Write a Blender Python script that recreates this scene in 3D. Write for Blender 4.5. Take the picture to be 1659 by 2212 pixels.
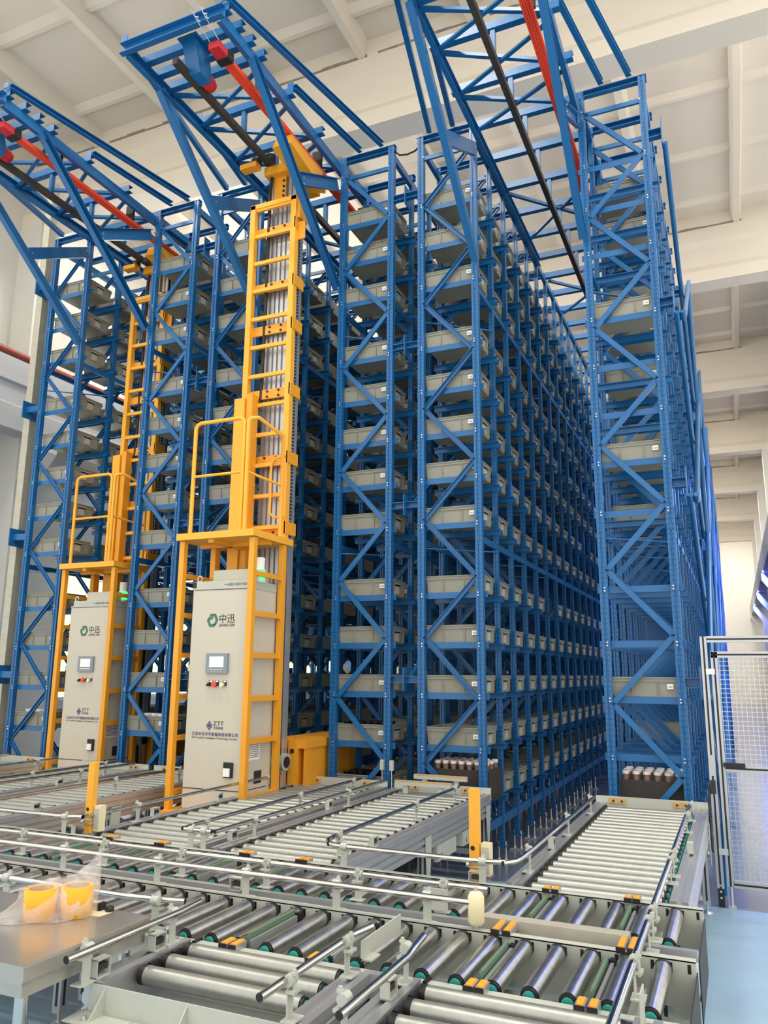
import bpy, math, random
from mathutils import Vector, Matrix
random.seed(7)
D = bpy.data
C = bpy.context.scene.collection
for o in list(D.objects): D.objects.remove(o)
sc = bpy.context.scene
# ------------------------------------------------------------------ camera
F_PX, YAW, PITCH, ROLL, CAMZ = 1690.816, math.radians(23.88828), math.radians(11.58673), math.radians(0.49718), 1.553
fw = Vector((-math.sin(YAW)*math.cos(PITCH), math.cos(YAW)*math.cos(PITCH), math.sin(PITCH)))
r0 = Vector((math.cos(YAW), math.sin(YAW), 0)); u0 = r0.cross(fw)
rt = r0*math.cos(ROLL) + u0*math.sin(ROLL); up = -r0*math.sin(ROLL) + u0*math.cos(ROLL)
cam = D.cameras.new('camera'); co = D.objects.new('camera', cam); C.objects.link(co)
cam.sensor_fit = 'HORIZONTAL'; cam.sensor_width = 36; cam.lens = F_PX/1659*36; cam.clip_start = .05; cam.clip_end = 200
M = Matrix.Identity(4)
for i in range(3): M[i][0] = rt[i]; M[i][1] = up[i]; M[i][2] = -fw[i]
M[2][3] = CAMZ
co.matrix_world = M
sc.camera = co
# ------------------------------------------------------------------ light
w = D.worlds.new('world'); sc.world = w; w.use_nodes = True
bg = w.node_tree.nodes['Background']; bg.inputs[0].default_value = (1.0, .97, .92, 1); bg.inputs[1].default_value = 1.25
sc.view_settings.view_transform = 'Standard'; sc.view_settings.look = 'None'
sc.view_settings.exposure = 0.42; sc.view_settings.gamma = 1; sc.view_settings.use_curve_mapping = False
def area(name, loc, rot, sx, sy, power, col=(1,1,1)):
    l = D.lights.new(name, 'AREA'); l.shape = 'RECTANGLE'; l.size = sx; l.size_y = sy; l.energy = power; l.color = col
    o = D.objects.new(name, l); C.objects.link(o); o.location = loc; o.rotation_euler = rot
    return o
R90 = math.pi/2
# daylight at the left wall's windows, unseen fill lights added between the ceiling beams to brighten the hall, blue-white wall lamps on the right columns
area('window_daylight', (-9.75, 13.0, 2.4), (0, -R90, 0), 2.6, 5.5, 420, (1, .97, .9))
area('window_daylight', (-9.75, 12.5, 6.9), (0, -R90, 0), 1.6, 5.0, 300, (1, .97, .9))
for yy in (3.0, 9.1, 15.2, 21.3, 27.4, 33.5, 39.6, 45.2):
    for xx in (-7.5, -2.8, .6): area('hall_fill', (xx, yy, 9.5), (0, 0, 0), 1.2, .5, 130 if yy < 20 else 190, (1, .95, .86))

# ------------------------------------------------------------------ helpers
class MB:
    def __init__(s): s.v=[]; s.f=[]; s.m=[]; s.s=[]
    def add(s, vs, fs, mat=0, smooth=False):
        b=len(s.v); s.v+= [tuple(v) for v in vs]
        for f in fs:
            s.f.append(tuple(i+b for i in f)); s.m.append(mat); s.s.append(smooth)
        return s
    def box(s, x0,x1,y0,y1,z0,z1, mat=0):
        v=[(x0,y0,z0),(x1,y0,z0),(x1,y1,z0),(x0,y1,z0),(x0,y0,z1),(x1,y0,z1),(x1,y1,z1),(x0,y1,z1)]
        return s.add(v,[(0,3,2,1),(4,5,6,7),(0,1,5,4),(1,2,6,5),(2,3,7,6),(3,0,4,7)],mat)
    def prism(s, poly, p, q, ux, uy, mat=0, smooth=False):
        n=len(poly); ux=Vector(ux); uy=Vector(uy); p=Vector(p); q=Vector(q)
        v=[p+ux*a+uy*b for a,b in poly]+[q+ux*a+uy*b for a,b in poly]
        fs=[(i,(i+1)%n,n+(i+1)%n,n+i) for i in range(n)]
        s.add(v,fs,mat,smooth); s.add(v,[tuple(range(n-1,-1,-1)),tuple(range(n,2*n))],mat)
        return s
    def frame(s,p,q,upv=(0,0,1)):
        d=(Vector(q)-Vector(p)).normalized(); upv=Vector(upv)
        if abs(d.dot(upv))>.98: upv=Vector((0,1,0))
        sd=d.cross(upv).normalized(); u=sd.cross(d).normalized(); return sd,u
    def beam(s,p,q,w,h,upv=(0,0,1),mat=0):
        sd,u=s.frame(p,q,upv); w/=2;h/=2
        return s.prism([(-w,-h),(w,-h),(w,h),(-w,h)],p,q,sd,u,mat)
    def chan(s,p,q,w,h,t=.006,upv=(0,0,1),flip=1,mat=0):   # C section: web on one side, open to the other
        sd,u=s.frame(p,q,upv); a=w/2;b=h/2;f=flip
        poly=[(-a*f,-b),(a*f,-b),(a*f,-b+t),((-a+t)*f,-b+t),((-a+t)*f,b-t),(a*f,b-t),(a*f,b),(-a*f,b)]
        if f<0: poly=poly[::-1]
        return s.prism(poly,p,q,sd,u,mat)
    def cyl(s,p,q,r,n=12,mat=0,r2=None,caps=True,capmat=None):
        sd,u=s.frame(p,q); r2=r if r2 is None else r2; p=Vector(p);q=Vector(q)
        cs=[(math.cos(2*math.pi*i/n),math.sin(2*math.pi*i/n)) for i in range(n)]
        v=[p+(sd*c+u*d)*r for c,d in cs]+[q+(sd*c+u*d)*r2 for c,d in cs]
        s.add(v,[(i,(i+1)%n,n+(i+1)%n,n+i) for i in range(n)],mat,True)
        if caps: s.add(v,[tuple(range(n-1,-1,-1)),tuple(range(n,2*n))],mat if capmat is None else capmat)
        return s
    def tube(s,pts,r,n=10,mat=0,capmat=None):
        pts=[Vector(p) for p in pts]; rings=[]
        d0=(pts[1]-pts[0]).normalized(); u=Vector((0,0,1)) if abs(d0.z)<.9 else Vector((0,1,0))
        for i,p in enumerate(pts):
            a=(pts[i]-pts[i-1]).normalized() if i>0 else d0
            b=(pts[i+1]-pts[i]).normalized() if i<len(pts)-1 else a
            d=(a+b).normalized(); sd=d.cross(u).normalized(); u=sd.cross(d).normalized()
            rings.append([p+(sd*math.cos(2*math.pi*k/n)+u*math.sin(2*math.pi*k/n))*r for k in range(n)])
        v=[q for ring in rings for q in ring]
        fs=[]
        for i in range(len(pts)-1):
            for k in range(n): fs.append((i*n+k,i*n+(k+1)%n,(i+1)*n+(k+1)%n,(i+1)*n+k))
        s.add(v,fs,mat,True)
        m=(len(pts)-1)*n
        s.add(v,[tuple(range(n-1,-1,-1)),tuple(range(m,m+n))],mat if capmat is None else capmat)
        return s
    def lathe(s,prof,c,n=16,mat=0,smooth=True):
        c=Vector(c); v=[]
        for r,z in prof: v+=[c+Vector((r*math.cos(2*math.pi*k/n),r*math.sin(2*math.pi*k/n),z)) for k in range(n)]
        fs=[(i*n+k,i*n+(k+1)%n,(i+1)*n+(k+1)%n,(i+1)*n+k) for i in range(len(prof)-1) for k in range(n)]
        s.add(v,fs,mat,smooth); m=(len(prof)-1)*n
        s.add(v,[tuple(range(n-1,-1,-1)),tuple(range(m,m+n))],mat)
        return s
    def mesh(s,name,mats,org=(0,0,0)):
        me=D.meshes.new(name); ox,oy,oz=org
        me.from_pydata([(a-ox,b-oy,c-oz) for a,b,c in s.v],[],s.f)
        for mt in (mats if isinstance(mats,(list,tuple)) else [mats]): me.materials.append(MAT[mt])
        me.polygons.foreach_set('material_index',s.m); me.polygons.foreach_set('use_smooth',s.s); me.update()
        return me
WO={}
def tag(o,label=None,cat=None,group=None,kind=None):
    if label: o['label']=label
    if cat: o['category']=cat
    if group: o['group']=group
    if kind: o['kind']=kind
    return o
def root(name,loc,label,cat,group=None):
    o=D.objects.new(name,None); C.objects.link(o); o.location=loc; o.empty_display_size=.1
    WO[o.name]=Vector(loc); return tag(o,label,cat,group)
def part(name,mb,mat,parent=None,label=None,kind=None):
    org=WO[parent.name] if parent else Vector((0,0,0))
    o=D.objects.new(name,mb.mesh(name,mat,org)); C.objects.link(o)
    if parent: o.parent=parent
    WO[o.name]=org
    return tag(o,label,kind=kind)
def inst(name,me,loc,parent=None,rz=0,label=None):
    o=D.objects.new(name,me); C.objects.link(o)
    org=WO[parent.name] if parent else Vector((0,0,0))
    o.location=Vector(loc)-org
    if rz: o.rotation_euler=(0,0,rz)
    if parent: o.parent=parent
    WO[o.name]=Vector(loc)
    return tag(o,label)
def thing(name,mb,mat,loc,label,cat,group=None):     # one-mesh thing with its origin at its base
    o=D.objects.new(name,mb.mesh(name,mat,loc)); C.objects.link(o); o.location=loc; WO[o.name]=Vector(loc)
    return tag(o,label,cat,group)
def struct(name,mb,mat):
    o=D.objects.new(name,mb.mesh(name,mat)); C.objects.link(o); WO[o.name]=Vector((0,0,0)); o['kind']='structure'; return o
ORD=['bottom','second','third','fourth','fifth','sixth','seventh','eighth','ninth','tenth','eleventh','twelfth','top']
ORDN=['first','second','third','fourth','fifth','sixth','seventh','eighth','ninth','tenth','eleventh','twelfth','thirteenth','fourteenth']

# ------------------------------------------------------------------ materials
MAT={}
def lin(c): return tuple(((x/255)/12.92 if x/255<=.04045 else ((x/255+.055)/1.055)**2.4) for x in c)+(1,)
def mat(name,col,rough=.5,metal=0,noise=0,nscale=8,bump=0,bscale=60,emit=None,es=1,coat=0,spec=.5):
    m=D.materials.new(name); m.use_nodes=True; nt=m.node_tree; b=nt.nodes['Principled BSDF']
    b.inputs['Base Color'].default_value=lin(col); b.inputs['Roughness'].default_value=rough; b.inputs['Metallic'].default_value=metal
    b.inputs['Specular IOR Level'].default_value=spec
    if coat: b.inputs['Coat Weight'].default_value=coat; b.inputs['Coat Roughness'].default_value=.15
    tc=nt.nodes.new('ShaderNodeTexCoord')
    if noise:
        n=nt.nodes.new('ShaderNodeTexNoise'); n.inputs['Scale'].default_value=nscale; n.inputs['Detail'].default_value=5
        nt.links.new(tc.outputs['Object'],n.inputs['Vector'])
        r=nt.nodes.new('ShaderNodeMapRange'); r.inputs[1].default_value=.3; r.inputs[2].default_value=.7; r.inputs[3].default_value=1-noise; r.inputs[4].default_value=1+noise
        nt.links.new(n.outputs['Fac'],r.inputs[0])
        v=nt.nodes.new('ShaderNodeVectorMath'); v.operation='SCALE'; v.inputs[0].default_value=lin(col)[:3]
        nt.links.new(r.outputs[0],v.inputs['Scale']); nt.links.new(v.outputs[0],b.inputs['Base Color'])
    if bump:
        n=nt.nodes.new('ShaderNodeTexNoise'); n.inputs['Scale'].default_value=bscale; nt.links.new(tc.outputs['Object'],n.inputs['Vector'])
        bp=nt.nodes.new('ShaderNodeBump'); bp.inputs['Strength'].default_value=bump; bp.inputs['Distance'].default_value=.01
        nt.links.new(n.outputs['Fac'],bp.inputs['Height']); nt.links.new(bp.outputs[0],b.inputs['Normal'])
    if emit: b.inputs['Emission Color'].default_value=lin(emit); b.inputs['Emission Strength'].default_value=es
    MAT[name]=m; return m
BLUE=(22,96,152)
mat('blue',BLUE,.32,0,.05,3)
mat('blue_light',(60,124,182),.45)
mat('yellow',(230,158,38),.45,0,.03,4)
mat('yellow_bright',(240,172,52),.5)
mat('cream_panel',(196,190,173),.5,0,.015,3)
mat('grey_paint',(182,185,174),.5,0,.03,6)
mat('tote',(138,138,126),.6,0,.05,12)
mat('tote_light',(176,176,166),.6)
mat('black',(22,22,24),.5)
mat('dark',(38,38,42),.6)
mat('rail_black',(66,61,56),.55,.3)
mat('white',(238,238,236),.5)
mat('steel',(188,188,185),.28,.95,.14,26)
mat('roller_pale',(165,167,160),.4,.7,.08,40)
mat('chrome',(205,203,200),.12,1)
mat('bolt',(215,216,214),.3,.8)
mat('alu',(190,191,192),.38,.7,.04,10)
mat('galv',(184,180,164),.5,.3,.08,18)
mat('red',(232,70,40),.5)
mat('bumper_red',(190,34,44),.45,0,0,8,.6,90)
mat('orange',(250,160,40),.5)
mat('teal',(40,150,140),.5)
mat('belt_green',(96,122,98),.6)
mat('wood',(196,160,104),.6,0,.12,30)
mat('ceiling',(214,206,192),.9,0,.015,.6)
mat('wall',(206,204,198),.9,0,.015,.5)
mat('gap_dark',(136,126,112),.9,0,.3,9)
mat('foam',(58,53,51),.95,0,.1,60,.3,200)
mat('cup',(128,102,94),.4)
mat('cup_lid',(214,206,200),.45)
mat('spool',(26,26,28),.35)
mat('glow_green',(60,230,110),.4,emit=(60,255,120),es=1.6)
mat('lamp_glow',(240,240,255),.4,emit=(205,195,255),es=14)
mat('window_glow',(255,252,236),.4,emit=(255,250,232),es=4.0)
mat('window_dim',(250,248,215),.4,emit=(240,236,176),es=1.0)
mat('ink',(52,54,60),.6)
mat('ink_green',(62,112,86),.6)
mat('ink_navy',(46,48,112),.6)
mat('screen_frame',(128,142,150),.45)
mat('pipe_red',(150,70,58),.5)
mat('conc',(176,178,182),.85,0,.03,1.2)
mat('bumper_beige',(232,222,180),.45)
mat('table_steel',(186,181,172),.26,.72,.05,7)
mat('tape_card',(170,120,60),.7)
mat('shadow_pan',(150,153,148),.7)
# floors
def floor_mat(name,col,rough,spec):
    m=mat(name,col,rough,0,.09,2.2,0); b=m.node_tree.nodes['Principled BSDF']; b.inputs['Specular IOR Level'].default_value=spec
    return m
floor_mat('floor_blue',(150,180,200),.4,.5)
floor_mat('floor_grey',(120,128,146),.16,.7)
# perforated upright: two rows of punched holes on every face
def perforated():
    m=mat('blue_perf',BLUE,.32); nt=m.node_tree; L=nt.links.new; N=nt.nodes.new; b=nt.nodes['Principled BSDF']
    tc=N('ShaderNodeTexCoord'); sp=N('ShaderNodeSeparateXYZ'); L(tc.outputs['Object'],sp.inputs[0])
    def mth(op,a,bv=None,c=None):
        n=N('ShaderNodeMath'); n.operation=op
        for i,x in enumerate((a,bv,c)):
            if x is None: continue
            if isinstance(x,(int,float)): n.inputs[i].default_value=x
            else: L(x,n.inputs[i])
        return n.outputs[0]
    z=mth('MULTIPLY',mth('SUBTRACT',mth('FRACT',mth('DIVIDE',sp.outputs[2],.04)),.5),.04)
    z2=mth('MULTIPLY',z,z)
    def dd(a): 
        e=mth('SUBTRACT',mth('ABSOLUTE',a),.0155); return mth('SQRT',mth('ADD',z2,mth('MULTIPLY',e,e)))
    d=mth('MINIMUM',dd(sp.outputs[0]),dd(mth('SUBTRACT',sp.outputs[1],.0275)))
    hole=mth('LESS_THAN',d,.0042)
    mx=N('ShaderNodeMix'); mx.data_type='RGBA'; L(hole,mx.inputs[0]); mx.inputs[6].default_value=lin(BLUE); mx.inputs[7].default_value=lin((8,18,34))
    L(mx.outputs[2],b.inputs['Base Color'])
perforated()
# amber tape, cloudy film, clear pane
m=mat('amber',(240,172,48),.2); b=m.node_tree.nodes['Principled BSDF']; b.inputs['Transmission Weight'].default_value=.0; b.inputs['IOR'].default_value=1.3
def film():
    m=D.materials.new('film'); m.use_nodes=True; nt=m.node_tree; nt.nodes.clear(); N=nt.nodes.new; L=nt.links.new
    o=N('ShaderNodeOutputMaterial'); t=N('ShaderNodeBsdfTransparent'); d=N('ShaderNodeBsdfPrincipled'); x=N('ShaderNodeMixShader')
    d.inputs['Base Color'].default_value=lin((236,232,226)); d.inputs['Roughness'].default_value=.25
    n=N('ShaderNodeTexNoise'); n.inputs['Scale'].default_value=4; n.inputs['Detail'].default_value=3
    r=N('ShaderNodeMapRange'); r.inputs[1].default_value=.35; r.inputs[2].default_value=.75; r.inputs[3].default_value=.16; r.inputs[4].default_value=.5
    L(n.outputs['Fac'],r.inputs[0]); L(r.outputs[0],x.inputs[0]); L(t.outputs[0],x.inputs[1]); L(d.outputs[0],x.inputs[2]); L(x.outputs[0],o.inputs[0]); MAT['film']=m
film()
def pane():
    m=D.materials.new('pane'); m.use_nodes=True; nt=m.node_tree; nt.nodes.clear(); N=nt.nodes.new; L=nt.links.new
    o=N('ShaderNodeOutputMaterial'); t=N('ShaderNodeBsdfTransparent'); g=N('ShaderNodeBsdfGlossy'); g.inputs['Roughness'].default_value=.08; x=N('ShaderNodeMixShader'); x.inputs[0].default_value=.08
    L(t.outputs[0],x.inputs[1]); L(g.outputs[0],x.inputs[2]); L(x.outputs[0],o.inputs[0]); MAT['pane']=m
pane()
def barcode():
    m=mat('sticker',(240,240,238),.6); nt=m.node_tree; N=nt.nodes.new; L=nt.links.new; b=nt.nodes['Principled BSDF']
    tc=N('ShaderNodeTexCoord'); wv=N('ShaderNodeTexWave'); wv.inputs['Scale'].default_value=90; wv.inputs['Distortion'].default_value=6; wv.inputs['Detail Scale'].default_value=.2
    sp=N('ShaderNodeSeparateXYZ'); L(tc.outputs['Generated'],sp.inputs[0]); L(tc.outputs['Object'],wv.inputs[0])
    a=N('ShaderNodeMath'); a.operation='COMPARE'; L(sp.outputs[2],a.inputs[0]); a.inputs[1].default_value=.45; a.inputs[2].default_value=.22
    c=N('ShaderNodeMath'); c.operation='COMPARE'; L(sp.outputs[0],c.inputs[0]); c.inputs[1].default_value=.5; c.inputs[2].default_value=.36
    g=N('ShaderNodeMath'); g.operation='GREATER_THAN'; L(wv.outputs['Fac'],g.inputs[0]); g.inputs[1].default_value=.45
    p=N('ShaderNodeMath'); p.operation='MULTIPLY'; L(a.outputs[0],p.inputs[0]); L(c.outputs[0],p.inputs[1])
    q=N('ShaderNodeMath'); q.operation='MULTIPLY'; L(p.outputs[0],q.inputs[0]); L(g.outputs[0],q.inputs[1])
    mx=N('ShaderNodeMix'); mx.data_type='RGBA'; L(q.outputs[0],mx.inputs[0]); mx.inputs[6].default_value=lin((240,240,238)); mx.inputs[7].default_value=lin((60,60,62))
    L(mx.outputs[2],b.inputs['Base Color'])
barcode()
# ------------------------------------------------------------------ the hall
XW0,XW1,YB,YF=-10.0,1.6,48.5,-3.0
struct('floor',MB().box(XW0,XW1,YF,6.22,-.1,0),'floor_blue')
struct('floor',MB().box(XW0,XW1,6.22,YB,-.1,0),'floor_grey')
ceil=struct('ceiling',MB().box(XW0,XW1,1.5,YB,9.8,10.0),'ceiling')
struct('wall_left',MB().box(XW0-.2,XW0,4.5,YB,0,9.9),'wall')
struct('wall_right',MB().box(XW1,XW1+.2,16,YB,0,9.9),'wall')
struct('wall_back',MB().box(XW0,XW1,YB,YB+.2,0,9.9),'wall')
BEAMY=[8.08+6.1*k for k in range(-1,7)]   # main beams
prof=[(0,8.5),(.4,8.5),(.4,8.72),(.33,8.84),(.33,9.2),(.4,9.3),(.4,9.8),(0,9.8),(0,9.3),(.07,9.2),(.07,8.84),(0,8.72)]
gapm=MB()
for k in range(8):
    a=.68-1.52*k; b_=a-1.36
    for j in range(4): gapm.box(a-(j+1)*.34,a-j*.34,-.008,.02,9.55,9.575+random.random()*.028)
gapme=gapm.mesh('mortar_gap','gap_dark')
for i,y in enumerate(BEAMY):
    o=struct('trim_%d'%(i+1),MB().prism(prof,(XW0,y,0),(XW1,y,0),(0,1,0),(0,0,1)),'ceiling')
    inst('mortar_gap',gapme,(0,y,0),o)
ribL=MB().prism([(-.09,9.8),(-.05,9.55),(.05,9.55),(.09,9.8)],(0,0,0),(0,5.7,0),(1,0,0),(0,0,1)).mesh('rib','ceiling')
ribX=MB().prism([(-.12,9.8),(-.03,9.735),(.03,9.735),(.12,9.8)],(XW0,0,0),(XW1,0,0),(0,-1,0),(0,0,1)).mesh('cross_rib','ceiling')
for y in BEAMY:
    for k in range(8):
        x=.6-1.52*k
        inst('rib',ribL,(x,y+.4,0),ceil)
    for t in (.75,2.3,3.8,5.2): inst('cross_rib',ribX,(0,y+.4+t,0),ceil)
# columns with corbels, crane runway beams
colL=MB().box(-10,-9.55,0,.42,0,8.5).prism([(-9.55,4.3),(-9.2,4.75),(-9.2,4.95),(-9.55,4.95)],(0,.02,0),(0,.4,0),(1,0,0),(0,0,1)).mesh('column','wall')
colR=MB().box(1.25,1.6,0,.42,0,8.5).prism([(1.25,3.9),(1.25,4.62),(.92,4.62),(.92,4.4)],(0,.02,0),(0,.4,0),(1,0,0),(0,0,1)).mesh('column','wall')
n=9
for y in BEAMY:
    for me in (colL,colR):
        o=D.objects.new('trim_%d'%n,me); C.objects.link(o); o.location=(0,y,0); o['kind']='structure'; n+=1
struct('trim_%d'%n,MB().prism([(-9.62,4.95),(-9.28,4.95),(-9.28,5.3),(-9.33,5.33),(-9.33,5.62),(-9.28,5.65),(-9.28,6.0),(-9.62,6.0)],(0,2,0),(0,YB,0),(1,0,0),(0,0,1)),'conc')
struct('trim_%d'%(n+1),MB().box(.95,1.25,7,YB,4.62,5.28),'conc')
thing('wall_pipe',MB().cyl((-9.32,2,6.08),(-9.32,YB-.2,6.08),.055,10),'pipe_red',(-9.32,2,6.03),'dull red pipe running along the left wall beam','pipe')
# windows on the left wall
wn=1
def window(y0,y1,z0,z1,nx,nz,glow):
    global wn
    o=struct('window_%d'%wn,MB().box(-10,-9.985,y0,y1,z0,z1),glow); wn+=1
    fr=MB()
    for a in range(nx+1):
        y=y0+(y1-y0)*a/nx; fr.box(-9.985,-9.94,y-.03,y+.03,z0,z1)
    for a in range(nz+1):
        z=z0+(z1-z0)*a/nz; fr.box(-9.985,-9.945,y0,y1,z-.025,z+.025)
    part('window_frame',fr,'wall',o)
for k in range(4):
    y0=9.5+6.1*k
    window(y0,y0+4.0,1.1,3.3,4,2,'window_dim'); window(y0,y0+3.6,6.15,6.8,3,1,'window_glow')
# wall lamps on the right-hand columns
for k,(y,lab) in enumerate([(14.18,'near'),(20.28,'second'),(26.38,'third'),(32.48,'fourth'),(38.58,'fifth')]):
    L=root('wall_lamp',(1.1,y-.3,4.75),['blue-white bar lamp on right column nearest the mesh gate','blue-white bar lamp on second column past the gate','bright violet bar lamp highest under the runway beam','violet bar lamp midway along the right columns','violet bar lamp farthest along the right columns'][k],'lamp','lamps on the right-hand columns')
    part('lamp_housing',MB().beam((1.12,y-.42,4.87),(1.12,y-.18,4.82),.09,.05),'white',L)
    part('lamp_lens',MB().beam((1.09,y-.42,4.845),(1.09,y-.18,4.795),.05,.02),'lamp_glow',L)
    part('lamp_arm',MB().beam((1.12,y-.3,4.84),(1.14,y-.02,4.62),.02,.02),'dark',L)
    l=area('wall_lamp_light',(1.0,y-.3,4.6),(0,math.radians(52),0),.3,.2,130,(.10,.16,1)); 

# ------------------------------------------------------------------ blue storage racks
Y0,PB=6.33,.52
LEV=[.515,.940,1.364,1.785,2.208,2.815,3.228,3.643,4.062,4.484,5.093,5.517,5.936]
ZT=6.69
RX=[(-7.205,-6.675),(-5.65,-5.125),(-4.81,-4.285),(-3.285,-2.761),(-2.448,-1.922),(-.909,-.380)]
MIR=[0,1,0,1,0,1]            # 0: zigzag starts at the left upright
NF=58                        # frames per row
KD=[5,3,6,4,11,6]            # frames whose pieces are single objects
RNAME=['leftmost blue storage rack beside the galvanised post','blue storage rack just right of the rear yellow crane','blue storage rack half hidden behind the front yellow crane',
 'blue storage rack immediately right of the front yellow crane','blue storage rack on the left of the open deep aisle','rightmost blue storage rack, mostly empty, next to the mesh gate']
RPH=['leftmost rack','rack right of rear crane','rack behind front crane','rack right of front crane','rack left of open aisle','rightmost rack']
upp=[(-.03,0),(-.008,0),(-.004,.008),(.004,.008),(.008,0),(.03,0),(.03,.055),(.018,.055),(.018,.047),(-.018,.047),(-.018,.055),(-.03,.055)]
UPR=MB().prism(upp,(0,0,.13),(0,0,ZT),(1,0,0),(0,1,0)).mesh('upright','blue_perf')
UPI=MB().prism([(a*.68,b) for a,b in upp],(0,0,.13),(0,0,ZT),(1,0,0),(0,1,0)).mesh('upright','blue_perf')
FOOT=MB().box(-.06,.06,-.03,.085,.001,.014).box(-.045,.045,-.015,.07,.122,.132,1).cyl((-.03,.0275,.01),(-.03,.0275,.16),.008,6).cyl((.03,.0275,.01),(.03,.0275,.16),.008,6).cyl((-.03,.0275,.012),(-.03,.0275,.03),.016,6).cyl((.03,.0275,.012),(.03,.0275,.03),.016,6).mesh('foot',['bolt','blue'])
NODE=[.306+.5135*k for k in range(13)]
def braces(xl,xr,mir):
    a,b=xl+.028,xr-.028; out=[]
    for k in range(12):
        p,q=(a,b) if (k+mir)%2==0 else (b,a)
        p,q=(q,p)
        out.append(((p,.03,NODE[k]),(q,.03,NODE[k+1])))
    out.append(((a,.03,NODE[12]),(b,.03,NODE[12])))
    return out
racks=[]
for ri,(xl,xr) in enumerate(RX):
    w_=xr-xl; xc=(xl+xr)/2
    rk=root('storage_rack',(xc,Y0,0),RNAME[ri],'rack'); racks.append(rk)
    armR=MB().prism([(0,-.026),(.045,.02),(.045,.026),(.005,.026),(.005,-.026)][::-1],(-w_/2-.055,.056,0),(w_/2+.055,.056,0),(0,1,0),(0,0,1)).mesh('shelf_arm','blue')
    armR=MB().box(-w_/2-.055,w_/2+.055,.056,.062,-.026,.026).box(-w_/2-.055,w_/2+.055,.062,.088,.02,.026).mesh('shelf_arm','blue')
    armF=MB().box(-w_/2-.055,w_/2+.055,-.007,-.001,-.026,.026).box(-w_/2-.055,w_/2+.055,-.034,-.007,.02,.026).mesh('shelf_arm','blue')
    br=braces(-w_/2,w_/2,MIR[ri])
    brm=[MB().chan(p,q,.022,.042,.005,(0,0,1),1 if i%2 else -1).mesh('brace','blue') for i,(p,q) in enumerate(br)]
    tie=.0
    bolts=MB()
    for k in range(KD[ri]):
        y=Y0+PB*k
        for sx in (xl,xr):
            inst('upright',UPR if k==0 else UPI,(sx,y,0),rk); inst('foot',FOOT,(sx,y,0),rk)
        for z in LEV:
            inst('shelf_arm',armR,(xc,y,z),rk)
            if k>0: inst('shelf_arm',armF,(xc,y,z),rk)
            if k<7:
                for sx in (xl,xr):
                    for dz in (-.012,.012): bolts.cyl((sx-.01*(1 if sx==xr else -1),y-.006,z+dz),(sx-.01*(1 if sx==xr else -1),y+.002,z+dz),.0065,6)
        for me in brm: inst('brace',me,(xc,y,0),rk)
        if k<3:
            for p,q in br:
                for e in (p,q): bolts.cyl((xc+e[0],y-.004,e[2]),(xc+e[0],y+.004,e[2]),.007,6)
    part('bolts',bolts,'bolt',rk,kind='stuff')
    rest=MB()
    for k in range(KD[ri],NF):
        y=Y0+PB*k
        for sx in (xl,xr):
            rest.box(sx-.0205,sx+.0205,y,y+.05,.13,ZT)
            if k<26: rest.box(sx-.05,sx+.05,y-.02,y+.075,.002,.014)
        for z in LEV: rest.box(xl-.055,xr+.055,y-.03,y+.085,z-.024,z+.026)
        for p,q in br: rest.beam((xc+p[0],y+.03,p[2]),(xc+q[0],y+.03,q[2]),.02,.04)
    part('rear_frames',rest,'blue',rk,kind='stuff')
    # long ties and the top beams
    for z,h in ((2.683,.055),(5.02,.055),(.335,.07)):
        part('tie_beam',MB().box(xr-.012,xr+.012,Y0,Y0+PB*(NF-1),z-h/2,z+h/2),'blue',rk)
        part('tie_beam',MB().box(xl-.012,xl+.012,Y0+.02,Y0+PB*(NF-1),z-h/2,z+h/2),'blue',rk)
    for sx in (xl,xr): part('top_rail',MB().box(sx-.02,sx+.02,Y0+.06,Y0+PB*(NF-1),6.56,6.63),'blue',rk)
    tb=MB().chan((xl-.04,0,6.675),(xr+.04,0,6.675),.05,.06,.006).mesh('top_beam','blue')
    for k in range(0,9): inst('top_beam',tb,(0,Y0+.0275+PB*k,0),rk)
    # plan bracing rods between the first frames
    for z in (2.63,4.78):
        for k in (0,2,4): part('plan_brace',MB().beam((xl,Y0+.08+PB*k,z),(xr,Y0+PB*(k+1)-.02,z),.03,.006),'blue_light',rk)
ZC=[1.497,3.023,4.545,6.105]
for a,b in ((1,2),(3,4)):
    x0,x1=RX[a][1],RX[b][0]; mx=(x0+x1)/2
    for k in (0,4,8):
        y=Y0+PB*k+.03
        for z in ZC:
            part('link_beam',MB().chan((x0+.03,y,z),(x1-.03,y,z),.05,.06,.006),'blue',racks[a])
            part('link_plate',MB().box(mx-.004,mx+.004,y-.05,y+.05,z-.1,z+.1),'blue',racks[a])
    for z,z2 in zip(ZC[:-1],ZC[1:]):
        part('link_brace',MB().beam((mx,Y0+.06,z-.05),(mx,Y0+PB*4,z2-.3),.035,.035),'blue',racks[a])
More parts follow.
